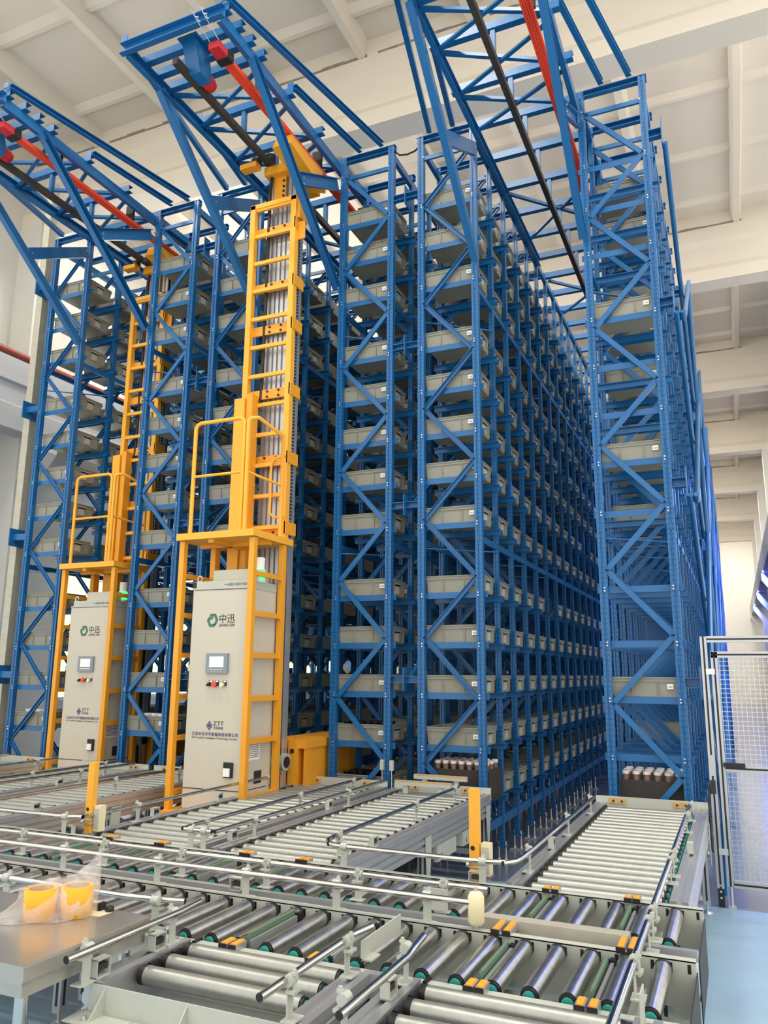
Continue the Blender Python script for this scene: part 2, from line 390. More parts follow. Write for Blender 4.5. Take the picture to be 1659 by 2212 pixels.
# bracing tubes and stubs outside the rightmost rack
XT=-.23
for k in (0,6,12,18,24,30):
    y=Y0+PB*k+.03
    for z in ZC:
        part('stub_beam',MB().chan((-.35,y,z),(XT-.02,y,z),.06,.075,.006),'blue',racks[5])
        part('stub_plate',MB().box(XT-.02,XT-.012,y-.05,y+.05,z-.12,z+.12),'blue',racks[5])
    if k<30:
        y2=y+PB*6
        nodes=[6.105,4.545,3.023,1.497,.05]
        for a,b in zip(nodes[:-1],nodes[1:]):
            for dz,(p,q) in enumerate(((a,b),(b,a))):
                part('bracing_tube',MB().tube([(XT+.005+.045*dz,y,p-.1),(XT+.005+.045*dz,y+.06,p-.14),(XT+.005+.045*dz,y2-.06,q+.1),(XT+.005+.045*dz,y2,q+.06)],.023,10),'blue',racks[5])
    if k>0: part('bracing_post',MB().cyl((XT+.04,y,.02),(XT+.04,y,6.2),.026,10).box(XT-.04,XT+.12,y-.07,y+.07,.001,.02),'blue',racks[5])
# stubs of the leftmost rack, reaching to the galvanised post
for z in ZC:
    part('stub_beam',MB().chan((-7.235,Y0+.03,z),(-7.42,Y0+.03,z),.06,.07,.006),'blue',racks[0])
    part('stub_plate',MB().box(-7.43,-7.415,Y0-.05,Y0+.15,z-.1,z+.1),'blue',racks[0])
thing('steel_post',MB().chan((-7.49,6.46,0),(-7.49,6.46,7.6),.1,.1,.012,(0,1,0)).box(-7.65,-7.35,6.3,6.6,0,.02),'galv',(-7.5,6.46,0),'tall galvanised steel post standing left of the leftmost blue rack','post')

# ------------------------------------------------------------------ totes
TL,TW,TH=.515,.382,.142
def tote_mb(simple=False,b=None,ox=0,oy=0,oz=0):
    b=b or MB(); l,w,h=TL/2,TW/2,TH; li,wi=l-.016,w-.016; t=.006
    o=[(-li,-wi,0),(li,-wi,0),(li,wi,0),(-li,wi,0),(-l+.006,-w+.006,h),(l-.006,-w+.006,h),(l-.006,w-.006,h),(-l+.006,w-.006,h)]
    i=[(-li+t,-wi+t,t),(li-t,-wi+t,t),(li-t,wi-t,t),(-li+t,wi-t,t),(-l+.012,-w+.012,h),(l-.012,-w+.012,h),(l-.012,w-.012,h),(-l+.012,w-.012,h)]
    v=[(x+ox,y+oy,z+oz) for x,y,z in o+i]
    b.add(v,[(0,3,2,1),(0,1,5,4),(1,2,6,5),(2,3,7,6),(3,0,4,7),(8,9,10,11),(8,12,13,9),(9,13,14,10),(10,14,15,11),(11,15,12,8),(4,5,13,12),(5,6,14,13),(6,7,15,14),(7,4,12,15)])
    if not simple:
        for z0,z1,e in ((h-.03,h-.022,.004),(h-.006,h+.002,.004)):
            b.box(-l-e+.004,l+e-.004,-w-e+.004,-w+.01,z0,z1); b.box(-l-e+.004,l+e-.004,w-.01,w+e-.004,z0,z1)
            b.box(-l-e+.004,-l+.01,-w,w,z0,z1); b.box(l-.01,l+e-.004,-w,w,z0,z1)
        for x in (-l+.025,-l*.36,l*.36,l-.025):
            b.box(x-.003,x+.003,-w+.001,-w+.016,.012,h-.02); b.box(x-.003,x+.003,w-.016,w-.001,.012,h-.02)
        for s in (-1,1):
            for y in (-w+.05,w-.05): b.box(min(s*(l-.016),s*(l-.001)),max(s*(l-.016),s*(l-.001)),y-.003,y+.003,.012,h-.02)
    return b
TOTE=tote_mb().mesh('tote_body','tote')
HAND=[]
for s in (-1,1):
    hm=MB()
    hm.box(min(s*(TL/2-.013),s*(TL/2+.0005)),max(s*(TL/2-.013),s*(TL/2+.0005)),-.05,.05,TH-.052,TH-.038,1)
    hm.box(min(s*(TL/2-.012),s*(TL/2+.006)),max(s*(TL/2-.012),s*(TL/2+.006)),-.055,.055,TH-.038,TH-.032)
    hm.box(min(s*(TL/2-.016),s*(TL/2-.004)),max(s*(TL/2-.016),s*(TL/2-.004)),-.04,.04,.016,TH-.052)
    HAND.append(hm.mesh('handle',['tote_light','black']))
STK=MB().box(.16,.205,-TW/2-.002,-TW/2+.012,.058,.094).mesh('barcode_sticker','sticker')
rest=MB()
DET={0:3,1:2,2:3,3:2,4:12,5:2}
def occupied(ri,k,l):
    if ri==5:
        if k==0: return l in (2,6,9)
        if k==1: return l in (12,11,9,8,6,5)
        return l>=5 and random.random()<.55 or (l<2 and random.random()<.3)
    if l==0 and k==0: return False
    if ri==4 and k in (1,) and l==0: return True
    return not (k>2 and random.random()<.03)
for ri,(xl,xr) in enumerate(RX):
    off=.012 if ri in (0,2,4) else -.0
    for k in range(0,NF-1):
        if ri in (1,3) and k>7: continue
        for l,z in enumerate(LEV):
            if not occupied(ri,k,l): continue
            x,y,zz=(xl+xr)/2+off+random.uniform(-.004,.004),Y0+.245+PB*k+random.uniform(-.006,.006),z+.0265
            if k<DET[ri]:
                t=root('tote',(x,y,zz),'grey plastic tote, %s shelf up, %s bay back, %s'%(ORD[l],ORDN[k],RPH[ri]),'tote','grey totes on the rack shelves')
                inst('body',TOTE,(x,y,zz),t); inst('handle',HAND[0],(x,y,zz),t); inst('handle',HAND[1],(x,y,zz),t); inst('barcode_sticker',STK,(x,y,zz),t)
            else: tote_mb(True,rest,x,y,zz)
o=part('tote_stack',rest,'tote'); tag(o,'many more grey totes deep inside the blue racks','tote',kind='stuff')
# ------------------------------------------------------------------ trays of jars on the bottom shelves
def cup_meshes():
    b=MB().lathe([(.021,0),(.025,.045),(.025,.048)],(0,0,0),12); l=MB().lathe([(.0285,.042),(.0285,.066),(.02,.068)],(0,0,0),12)
    return b.mesh('cup_body','cup'),l.mesh('lid','cup_lid')
CB,CL=cup_meshes()
NUM=['first','second','third','fourth','fifth','sixth','seventh','eighth']
ROWW=['front','middle','back']
for ri,x0,x1,phr,nx in ((4,-2.36,-1.905,'left of the open aisle',7),(5,-.845,-.42,'beside the mesh gate',6)):
    xc=(x0+x1)/2; y=Y0+.25
    t=root('foam_tray',(xc,y,LEV[0]+.027),'black foam tray holding lidded jars, bottom of rack '+phr,'tray')
    f=MB().box(x0-.02,x1+.02,y-.18,y+.18,LEV[0]+.027,.775); part('foam_block',f,'foam',t)
    part('tray_lip',MB().box(x0-.03,x1+.03,y-.19,y+.19,LEV[0]+.0268,LEV[0]+.05),'dark',t)
    for r in range(3):
        for c in range(nx):
            x=x0+.02+(x1-x0-.04)*c/(nx-1); yy=y-.135+.13*r
            j=root('jar',(x,yy,.7755),'jar with pale lid, %s of %s row in black tray %s'%(NUM[c],ROWW[r],phr),'jar','lidded jars in the black trays')
            inst('jar_body',CB,(x,yy,.7755),j); inst('lid',CL,(x,yy,.7755),j)
# bobbins peeping over the totes
SPB=MB().lathe([(.03,0),(.03,.01),(.017,.012),(.017,.045),(.03,.047),(.03,.058)],(0,0,0),12).mesh('bobbin','spool')
LIDW=MB().lathe([(.04,0),(.04,.03),(.034,.034)],(0,0,0),14).mesh('jar_lid','white')
for ri,lv in ((3,1),(3,0)):
    xl,xr=RX[ri]; zb=LEV[lv]+.0265+(.006 if lv==1 else .05)
    if lv==0:
        x,y,zz=(xl+xr)/2,Y0+.245,LEV[0]+.0265
        t=root('tote',(x,y,zz),'grey tote of black bobbins, bottom shelf, rack right of front crane','tote','grey totes on the rack shelves')
        inst('body',TOTE,(x,y,zz),t); inst('handle',HAND[0],(x,y,zz),t); inst('handle',HAND[1],(x,y,zz),t)
    for c in range(6):
        for r in range(3):
            x=xl+.09+.068*c+random.uniform(-.008,.008); y=Y0+.13+.1*r
            zt=LEV[lv]+.0265+.007
            s=MB().lathe([(.03,0),(.03,.01),(.017,.012),(.017,.13),(.03,.132),(.03,.155)],(0,0,0),10)
            o=D.objects.new('bobbin',SPB if False else (D.meshes.get('bobbin_tall') or s.mesh('bobbin_tall','spool'))); C.objects.link(o); o.location=(x,y,zt)
            tag(o,'black bobbin, %s across in %s row, %s shelf, rack right of front crane'%(NUM[c],ROWW[r],ORD[lv]),'bobbin','black bobbins in totes')
for ri,lv,ph in ((0,1,'leftmost rack'),(1,1,'rack right of rear crane')):
    xl,xr=RX[ri]
    for c in range(5):
        x=xl+.09+.085*c; y=Y0+.19
        j=MB().lathe([(.032,0),(.036,.12),(.042,.122),(.042,.155),(.036,.158)],(0,0,0),12)
        o=D.objects.new('jar',D.meshes.get('white_jar') or j.mesh('white_jar','white')); C.objects.link(o); o.location=(x,y,LEV[lv]+.0265+.007)
        tag(o,'white lidded jar, %s from left, second-shelf tote, %s'%(NUM[c],ph),'jar','white jars in totes')

# ------------------------------------------------------------------ overhead gantries
def gantry(xl,xr,label,busl,raill,front=True):
    cx=(xl+xr)/2; a,b=xl+.045,xr-.045
    g=root('gantry_truss',(cx,Y0,6.5),label,'gantry')
    for x,fl in ((a,1),(b,-1)): part('chord',MB().chan((x,4.25,6.58),(x,8.95,6.58),.045,.1,.007,(0,0,1),fl),'blue',g)
    ys=[4.29,4.47,4.63,4.80,5.28,5.84]+[6.36+PB*k for k in range(0,18)]
    cb=MB().chan((xl-.03,0,6.665),(xr+.03,0,6.665),.06,.07,.006,(0,0,1),-1).mesh('cross_beam','blue')
    for y in ys: inst('cross_beam',cb,(0,y,0),g)
    part('end_beam',MB().chan((xl-.01,4.225,6.6),(xr+.01,4.225,6.6),.05,.1,.007,(0,0,1),1),'blue',g)
    for i,(ya,yb) in enumerate(((4.80,5.28),(5.28,5.84),(5.84,6.36),(7.4,8.44),(9.48,10.52))):
        part('flat_diagonal',MB().beam((a,ya+.03,6.61),(b,yb-.03,6.61),.035,.03),'blue',g)
        part('flat_diagonal',MB().beam((b,ya+.03,6.585),(a,yb-.03,6.585),.035,.02),'blue',g)
    for x,s in ((a-.02,-1),(b+.02,1)):
        part('strut',MB().chan((x,4.68,6.56),(x,6.29,5.24),.06,.08,.007,(0,0,1),s),'blue',g)
        part('knee_brace',MB().chan((x,5.5,5.95),(x,6.29,6.38),.04,.12,.007,(0,0,1),s),'blue',g)
        kb=MB()
        for p in ((5.52,5.93),(6.27,6.41)):
            for d in (-.03,.03): kb.cyl((x+s*.04-.004,p[0],p[1]+d),(x+s*.04+.004,p[0],p[1]+d),.009,6); kb.cyl((x-s*.025-.004,p[0],p[1]+d),(x-s*.025+.004,p[0],p[1]+d),.009,6)
        part('bolts',kb,'bolt',g,kind='stuff')
    for s,x in ((-1,xl),(1,xr)):
        part('top_stay',MB().chan((x+s*.02,4.27,6.73),(x+s*.43,6.32,6.73),.045,.05,.006,(0,0,1),s),'blue',g)
        part('top_stay',MB().chan((x+s*.02,5.29,6.73),(x+s*.19,6.32,6.73),.045,.05,.006,(0,0,1),s),'blue',g)
        part('stay_lug',MB().box(x-.03,x+.03,5.255,5.262,6.7,6.75).box(x-.03,x+.03,4.24,4.247,6.7,6.75),'blue',g)
    # guide rail for the crane top
    r=root('guide_rail',(cx,4.3,6.33),raill,'rail')
    part('rail_bar',MB().box(cx-.024,cx+.024,4.3,36,6.35,6.41),'rail_black',r)
    rh=MB()
    for y in ys[4:]: rh.box(cx-.02,cx+.02,y-.02,y+.02,6.415,6.632)
    part('rail_hangers',rh,'blue',r,kind='stuff')
    # red conductor bars
    bx=b-.11
    u=root('busbar',(bx,4.42,6.42),busl,'busbar')
    for k in range(4): part('conductor',MB().box(bx-.042+.021*k,bx-.024+.021*k,4.42,36,6.42,6.455),'red',u)
    hang=MB()
    for k in range(0,12): hang.box(bx-.05,bx+.05,5.0+1.04*k,5.03+1.04*k,6.455,6.63)
    part('hangers',hang,'dark',u,kind='stuff')
    part('end_clamp',MB().box(bx-.06,bx+.06,4.46,4.53,6.4,6.48),'black',u)
    part('feed_box',MB().box(bx-.05,bx+.05,4.34,4.46,6.41,6.47),'bumper_red',u)
    for dx in (-.04,.04):
        part('tension_spring',MB().tube([(bx+dx+.012*math.cos(t*1.57),4.12+.012*t,6.56+.012*math.sin(t*1.57)) for t in range(13)],.004,5),'bolt',u)
        part('tension_rod',MB().cyl((bx+dx,4.08,6.56),(bx+dx,4.36,6.47),.004,6),'bolt',u)
    return g
gantry(RX[0][1],RX[1][0],'blue overhead truss jutting out above the rear yellow crane','red conductor bars under the leftmost overhead truss','dark guide rail under the leftmost overhead truss')
gantry(RX[2][1],RX[3][0],'blue overhead truss jutting out above the front yellow crane','red conductor bars under the middle overhead truss','dark guide rail under the middle overhead truss')
gantry(RX[4][1],RX[5][0],'blue overhead truss above the open deep aisle on the right','red conductor bars above the open deep aisle','dark guide rail above the open deep aisle')
for x,lab in ((-6.16,'blue bracket with red rubber buffer, left overhead truss'),(-3.785,'blue bracket with red rubber buffer, middle overhead truss')):
    g=root('end_stop',(x+.06,4.55,6.2),lab,'buffer')
    part('stop_bracket',MB().prism([(4.36,6.63),(4.56,6.63),(4.60,6.46),(4.60,6.36),(4.46,6.36)],(x,0,0),(x+.13,0,0),(0,1,0),(0,0,1)),'blue',g)
    part('stop_flange',MB().box(x-.03,x+.16,4.34,4.58,6.625,6.634),'blue',g)
    part('rubber_buffer',MB().cyl((x+.065,4.595,6.42),(x+.065,4.67,6.42),.062,16).cyl((x+.065,4.67,6.42),(x+.065,4.71,6.42),.062,16,0,.048).cyl((x+.065,4.71,6.42),(x+.065,4.73,6.42),.048,16,0,.015),'bumper_red',g)

# ------------------------------------------------------------------ yellow stacker cranes
def text(body,size,x,y,z,matn,parent,name='lettering',align='LEFT',width=None,face='-y'):
    cu=D.curves.new('txt','FONT'); cu.body=body; cu.size=size; cu.align_x=align; cu.extrude=.0006
    o=D.objects.new('txt',cu); C.objects.link(o)
    bpy.context.view_layer.update()
    me=D.meshes.new_from_object(o.evaluated_get(bpy.context.evaluated_depsgraph_get()))
    D.objects.remove(o); D.curves.remove(cu)
    if not me.vertices: return None
    xs=[v.co.x for v in me.vertices]; k=1
    if width: k=width/(max(xs)-min(xs))
    for v in me.vertices:
        a,b,c=v.co; v.co=((a-min(xs))*k,-c,b) if width else (a,-c,b)
    me.materials.clear(); me.materials.append(MAT[matn])
    o=D.objects.new(name,me); C.objects.link(o); o.location=Vector((x,y,z))-WO[parent.name]; o.parent=parent; WO[o.name]=Vector((x,y,z))
    return o
def crane(dx,dy,label,full):
    X=lambda x:x+dx
    Y=lambda y:y+dy
    c=root('stacker_crane',(X(-3.775),Y(5.6),0),label,'crane')
    P=lambda n,mb,m,par=None,lab=None,kind=None: part(n,shift(mb),m,par or c,lab,kind)
    def shift(mb): mb.v=[(a+dx,b+dy,z) for a,b,z in mb.v]; return mb
    xl,xr,yf,yr=-4.115,-3.435,5.2,5.65; s=.024
    # base carriage on the floor rail
    P('base_plate',MB().box(-4.14,-3.42,5.12,5.75,.42,.5),'yellow')
    P('travel_carriage',MB().box(-3.98,-3.6,4.85,7.2,.1,.42),'yellow')
    P('travel_wheel',MB().cyl((-3.84,5.05,.1),(-3.74,5.05,.1),.1,16),'dark'); P('travel_wheel',MB().cyl((-3.84,7.0,.1),(-3.74,7.0,.1),.1,16),'dark')
    # ladder cage around the cabinet
    for x,y in ((xl,yf),(xr,yf),(xr,yr),(xl,yr)): P('cage_post',MB().box(x-s,x+s,y-s,y+s,.5,2.6),'yellow')
    for z in (2.319,1.999,1.676,1.345,1.03,.62):
        P('cage_rung',MB().box(xr-.014,xr+.014,yf+s,yr-s,z-.02,z+.02),'yellow'); P('cage_rung',MB().box(xl-.014,xl+.014,yf+s,yr-s,z-.02,z+.02),'yellow')
    # platform and railing
    pf=P('platform',MB().box(-4.15,-3.40,5.14,5.76,2.605,2.66),'yellow_bright')
    P('platform_beam',MB().box(-4.12,-3.43,5.42,5.46,2.575,2.605).box(-3.85,-3.8,5.17,5.73,2.575,2.605),'yellow')
    r=.017
    P('guard_rail',MB().tube([(-4.06,5.2,2.66),(-4.06,5.2,3.57),(-4.045,5.2,3.6),(-4.01,5.2,3.615),(-3.62,5.2,3.615),(-3.585,5.2,3.6),(-3.57,5.2,3.57),(-3.57,5.2,2.66)],r,10),'yellow_bright')
    P('guard_rail',MB().tube([(-3.53,5.2,2.66),(-3.53,5.2,3.58),(-3.51,5.21,3.605),(-3.46,5.24,3.61),(-3.44,5.6,3.55),(-3.44,5.6,2.66)],r,10),'yellow_bright')
    P('mid_rail',MB().cyl((-4.06,5.2,3.15),(-3.57,5.2,3.15),.012,8),'yellow_bright'); P('mid_rail',MB().cyl((-3.53,5.2,3.15),(-3.44,5.6,3.11),.012,8),'yellow_bright')
    P('gate_loop',MB().tube([(-3.46,5.68,3.4),(-3.56,5.68,3.39),(-3.6,5.68,3.35),(-3.6,5.68,2.9),(-3.56,5.68,2.86),(-3.46,5.68,2.85)],.011,8),'yellow_bright')
    # cable duct and rear column
    P('cable_duct',MB().box(-3.965,-3.86,5.6,5.7,2.3,3.96),'yellow_bright'); P('rear_column',MB().box(-4.1,-4.05,5.55,5.62,2.28,2.6),'yellow')
    P('rear_column',MB().box(-3.85,-3.79,5.62,5.72,2.3,4.0),'yellow')
    # control cabinet
    cab=P('control_cabinet',MB().box(-4.005,-3.475,5.22,5.64,.52,2.2).box(-4.0,-3.48,5.225,5.635,.5,.66),'cream_panel')
    P('cabinet_top',MB().box(-4.01,-3.47,5.215,5.65,2.2,2.265),'grey_paint',cab); P('plinth_line',MB().box(-4.006,-3.474,5.217,5.642,.662,.668),'dark',cab)
    P('top_box',MB().box(-3.86,-3.5,5.28,5.55,2.265,2.36),'cream_panel',cab)
    P('corner_block',MB().box(-4.012,-3.975,5.213,5.25,2.212,2.262),'dark',cab)
    P('lifting_eye',MB().tube([(-3.97+.022*math.cos(t*.6),5.25,2.29+.025*math.sin(t*.6)) for t in range(11)],.006,6).cyl((-3.97,5.25,2.255),(-3.97,5.25,2.27),.012,8),'bolt',cab)
    P('door_seam',MB().box(-3.99,-3.49,5.2188,5.2199,2.193,2.197),'dark',cab)
    P('handle',MB().box(-4.02,-4.0,5.222,5.25,1.37,1.55).box(-4.022,-4.0,5.222,5.25,1.55,1.6,1),['black','cream_panel'],cab)
    t=P('touchscreen',MB().box(-3.833,-3.631,5.2,5.22,1.535,1.69),'screen_frame',cab)
    P('display',MB().box(-3.80,-3.665,5.198,5.2005,1.565,1.665).box(-3.80,-3.665,5.1975,5.199,1.572,1.58,1),['white','ink'],cab,'pale lit display')
    P('key_row',MB().box(-3.81,-3.8,5.198,5.2005,1.545,1.556).box(-3.78,-3.77,5.198,5.2005,1.545,1.556).box(-3.75,-3.74,5.198,5.2005,1.545,1.556).box(-3.72,-3.71,5.198,5.2005,1.545,1.556).box(-3.69,-3.68,5.198,5.2005,1.545,1.556),'grey_paint',cab)
    for x,mm,sh in ((-3.79,'black',0),(-3.735,'red',1),(-3.661,'bumper_beige',2)):
        P('button_plate',MB().box(x-.016,x+.022,5.216,5.22,1.44,1.48).box(x-.008,x+.018,5.2155,5.2165,1.468,1.478,1),['dark','white'],cab)
        if sh==0: P('selector_knob',MB().cyl((x-.008,5.216,1.449),(x-.008,5.195,1.449),.014,12).beam((x-.02,5.19,1.442),(x+.006,5.19,1.458),.01,.012),mm,cab)
        else: P('push_button',MB().cyl((x-.008,5.216,1.449),(x-.008,5.2,1.449),.012,12).cyl((x-.008,5.2,1.449),(x-.008,5.185,1.449),.021 if sh==1 else .016,14),mm,cab)
    P('card_reader',MB().box(-3.622,-3.545,5.2,5.22,.762,.872).box(-3.615,-3.56,5.188,5.2,.77,.83,1),['black','white'],cab)
    # emblem: hexagon with a Z-shaped cut
    hx,hz,R=-3.803,1.951,.056
    pts=[(hx+R*math.cos(math.radians(60*k)),hz+R*.98*math.sin(math.radians(60*k))) for k in range(6)]
    e=MB(); Yp=5.2185
    def poly(ps): e.prism([(a,b) for a,b in ps],(0,Yp,0),(0,Yp-.001,0),(1,0,0),(0,0,1))
    q=.02
    poly([(hx-.022,hz+.052),(hx+.028,hz+.052),(hx+.055,hz),(hx+.032,hz-.036),(hx+.012,hz-.036),(hx+.03,hz),(hx+.016,hz+.03),(hx-.034,hz+.03)][::-1])
    poly([(hx+.022,hz-.052),(hx-.028,hz-.052),(hx-.055,hz),(hx-.036,hz+.026),(hx+.006,hz+.026),(hx-.002,hz+.008),(hx-.02,hz+.008),(hx-.03,hz-.004),(hx-.016,hz-.03),(hx+.034,hz-.03)][::-1])
    P('emblem',e,'ink_green',cab,'green hexagon emblem')
    ty=Y(5.2185)
    text('中迅',.078,X(-3.737),ty,1.934,'ink',cab,width=.145)
    text('ZHONG XUN',.03,X(-3.738),ty,1.9,'ink',cab,width=.147)
    text('ZTT',.045,X(-3.746),ty,1.14,'ink',cab,width=.096)
    text('中天科技',.024,X(-3.742),ty,1.112,'ink_navy',cab,width=.088)
    d=MB(); dx0,dz0=-3.782,1.137
    for a,b_,mi in ((.036,.026,0),(.017,.0,0)):
        oo=[(a*.8,0),(0,a),(-a*.8,0),(0,-a)]
        if b_:
            ii=[(b_*.8,0),(0,b_),(-b_*.8,0),(0,-b_)]
            for k in range(4):
                kk=(k+1)%4; d.prism([(dx0+oo[k][0],dz0+oo[k][1]),(dx0+oo[kk][0],dz0+oo[kk][1]),(dx0+ii[kk][0],dz0+ii[kk][1]),(dx0+ii[k][0],dz0+ii[k][1])][::-1],(0,Yp,0),(0,Yp-.001,0),(1,0,0),(0,0,1))
        else: d.prism([(dx0+u,dz0+v_) for u,v_ in oo][::-1],(0,Yp,0),(0,Yp-.001,0),(1,0,0),(0,0,1))
    P('emblem',d,'ink_navy',cab,'navy diamond emblem')
    text('江苏中天华宇智能科技有限公司',.03,X(-3.944),ty,1.062,'ink_navy',cab,width=.428)
    text('ZTT HUAYU Intelligent Technology Co.,Ltd.',.018,X(-3.944),ty,1.038,'ink',cab,width=.42)
    text('==ASRS+RS02+RS0' if full else '==ASRS+RS01+RS0',.032,X(-3.70),Y(5.2145),2.222,'ink',cab,width=.21)
    P('paper_notice',MB().box(-3.4752,-3.474,5.285,5.47,.88,1.03),'white',cab); ln=MB()
    for k in range(9): ln.box(-3.4745,-3.4735,5.30,5.455,.9+.0135*k,.904+.0135*k)
    P('notice_lines',ln,'ink',cab); P('vent_plate',MB().box(-3.4752,-3.473,5.4,5.505,.7,.795),'dark',cab)
    # signal lamp and fittings above the cabinet
    P('signal_lamp',MB().cyl((-3.52,5.44,2.265),(-3.52,5.44,2.285),.052,16).cyl((-3.52,5.44,2.285),(-3.52,5.44,2.37),.045,16,1).cyl((-3.52,5.44,2.37),(-3.52,5.44,2.47),.04,16,2),['white','glow_green','white'])
    # mast: fluted aluminium column
    mp=[]; x0,x1,y0,y1=-3.80,-3.50,5.80,5.93
    for k in range(6):
        a=x0+(x1-x0)*k/6; wv=(x1-x0)/6
        mp+=[(a,y0),(a+wv*.62,y0),(a+wv*.62,y0+.025),(a+wv,y0+.025)]
    mp+=[(x1,y0),(x1,y0+.05),(x1-.015,y0+.05),(x1-.015,y0+.08),(x1,y0+.08),(x1,y1),(x0,y1)]
    P('mast',MB().prism(mp,(0,0,.5),(0,0,6.28),(1,0,0),(0,1,0)),'alu')
    P('toothed_rack',MB().box(-3.498,-3.488,5.82,5.86,.6,6.0),'bolt'); tt=MB()
    for k in range(100): tt.box(-3.489,-3.484,5.825,5.855,2.7+.032*k,2.716+.032*k)
    P('rack_teeth',tt,'dark',None,None,'stuff')
    # ladder on the mast
    for x in (-3.925,-3.475): P('ladder_rail',MB().box(x-.027,x+.027,5.69,5.75,2.66,5.94),'yellow_bright')
    z=2.78
    while z<5.9:
        P('ladder_rung',MB().box(-3.9,-3.5,5.7,5.73,z-.017,z+.017),'yellow_bright'); z+=.283
    P('ladder_head',MB().box(-3.95,-3.45,5.69,5.75,5.9,5.945),'yellow_bright')
    for z in (2.72,3.35,3.98,4.61,5.04,5.62):
        P('ladder_bracket',MB().box(-3.9,-3.5,5.75,5.765,z,z+.09).box(-3.46,-3.44,5.69,5.86,z-.01,z+.1),'yellow')
        bb=MB()
        for x in (-3.72,-3.6):
            for d2 in (.02,.07): bb.cyl((x,5.74,z+d2),(x,5.752,z+d2),.011,8)
        P('bracket_bolts',bb,'black',None,None,'stuff')
    P('side_plate',MB().box(-3.475,-3.37,5.735,5.745,5.5,5.68).box(-3.475,-3.42,5.72,5.86,5.72,5.93),'yellow')
    P('cable',MB().tube([(-3.70,5.76,6.3),(-3.76,5.75,6.25),(-3.78,5.755,6.1),(-3.78,5.76,5.0),(-3.79,5.76,4.0),(-3.86,5.72,3.7),(-3.9,5.66,3.5)],.017,8),'black')
    # head frame carrying the guide rollers and the hood
    P('head_frame',MB().box(-3.82,-3.48,5.7,6.2,6.24,6.33).box(-4.0,-3.82,5.55,5.64,6.26,6.31).box(-3.75,-3.62,5.775,5.79,6.0,6.26),'yellow')
    P('guide_roller',MB().cyl((-3.86,5.62,6.31),(-3.86,5.62,6.37),.05,14),'dark'); P('guide_roller',MB().cyl((-3.70,5.62,6.31),(-3.70,5.62,6.37),.05,14),'dark')
    P('head_hood',MB().add([(-3.56,5.42,6.28),(-3.36,5.42,6.28),(-3.36,6.1,6.18),(-3.56,6.0,6.18),(-3.54,5.46,6.4),(-3.38,5.46,6.4),(-3.38,6.06,6.4),(-3.54,6.0,6.4)],[(0,3,2,1),(4,5,6,7),(0,1,5,4),(1,2,6,5),(2,3,7,6),(3,0,4,7)]),'yellow')
    hb=MB()
    for z in (6.03,6.08,6.13,6.19): hb.cyl((-3.64,5.765,z),(-3.64,5.776,z),.012,8)
    P('head_bolts',hb,'black',None,None,'stuff')
    # hoist drive behind the cage
    dv=P('drive_housing',MB().box(-3.50,-3.42,5.95,6.1,.42,.99).box(-3.72,-3.36,6.1,7.0,.42,.92).box(-3.74,-3.345,5.98,7.02,.92,.985).box(-3.37,-3.35,5.99,6.1,.42,.92).box(-3.66,-3.53,5.9,6.1,.42,1.0),'yellow')
    P('hoist_drum',MB().cyl((-3.60,5.86,.82),(-3.46,5.86,.82),.07,18).cyl((-3.46,5.86,.82),(-3.45,5.86,.82),.045,18,1),['grey_paint','black'])
    P('inspection_slot',MB().cyl((-3.46,5.949,.9),(-3.46,5.945,.9),.02,12).cyl((-3.46,5.949,.55),(-3.46,5.945,.55),.022,12),'black',dv)
    return c
crane(0,0,'front yellow stacker crane with cream control cabinet, in the middle aisle',True)
crane(-2.385,1.06,'rear yellow stacker crane with cream control cabinet, in the left aisle',False)
# ------------------------------------------------------------------ roller conveyors
SIDE=[(.01,.48),(.085,.48),(.085,.508),(.073,.512),(.073,.52),(.085,.524),(.085,.548),(.073,.552),(.073,.56),(.085,.564),(.085,.59),(.078,.594),(.078,.6),(.085,.604),(.085,.632),(.06,.632),(.06,.622),(.04,.622),(.04,.632),(.01,.632)]
def bracket_mesh():
    b=MB().box(-.016,.016,-.002,.002,.632,.712).box(-.03,.03,-.012,.03,.632,.636)          # foot + plate
    b.box(-.02,.02,-.004,.024,.7,.708).cyl((0,.012,.69),(0,.012,.757),.006,8).cyl((0,.012,.742),(0,.012,.75),.011,6).cyl((-.016,.0,.73),(.016,.0,.73),.0165,10)
    return b.mesh('tube_bracket','grey_paint')
BRK=bracket_mesh()
SENS=MB().box(-.03,.03,-.015,.015,.632,.636).box(-.03,-.026,-.015,.015,.632,.685).box(.026,.03,-.015,.015,.632,.685).box(-.03,.03,-.015,.015,.681,.685).box(-.018,.022,-.01,.01,.65,.668,1).mesh('sensor_bracket',['grey_paint','dark'])
def leg_mb(x,y,top,foot=True,ax='y'):
    m=MB().box(x-.022,x+.022,y-.022,y+.022,.05,top)
    m.box(x-.024,x-.022,y-.006,y+.006,.08,top,1).box(x+.022,x+.024,y-.006,y+.006,.08,top,1).box(x-.006,x+.006,y-.024,y-.022,.08,top,1)
    m.cyl((x,y,.01),(x,y,.06),.008,8,2).cyl((x,y,0),(x,y,.014),.035,12,2,.02)
    return m
LEGM=['alu','dark','bolt']
def roller_mesh(L,axis,nm,mats,r=.029,hub=True):
    a=Vector((-1,0,0)) if axis=='x' else Vector((0,1,0))
    b=MB().cyl(-a*(L/2-.022),a*(L/2-.022),r,16,0,None,True,1)
    b.cyl(a*(L/2-.024),a*(L/2-.004),r*1.02,14,1); b.cyl(-a*(L/2-.012),-a*(L/2-.022),r*.92,12,1); b.cyl(-a*(L/2-.002),-a*(L/2-.012),r*.66,12,2)
    b.cyl(-a*(L/2+.006),a*(L/2+.006),.006,6,1)
    return b.mesh(nm,mats)
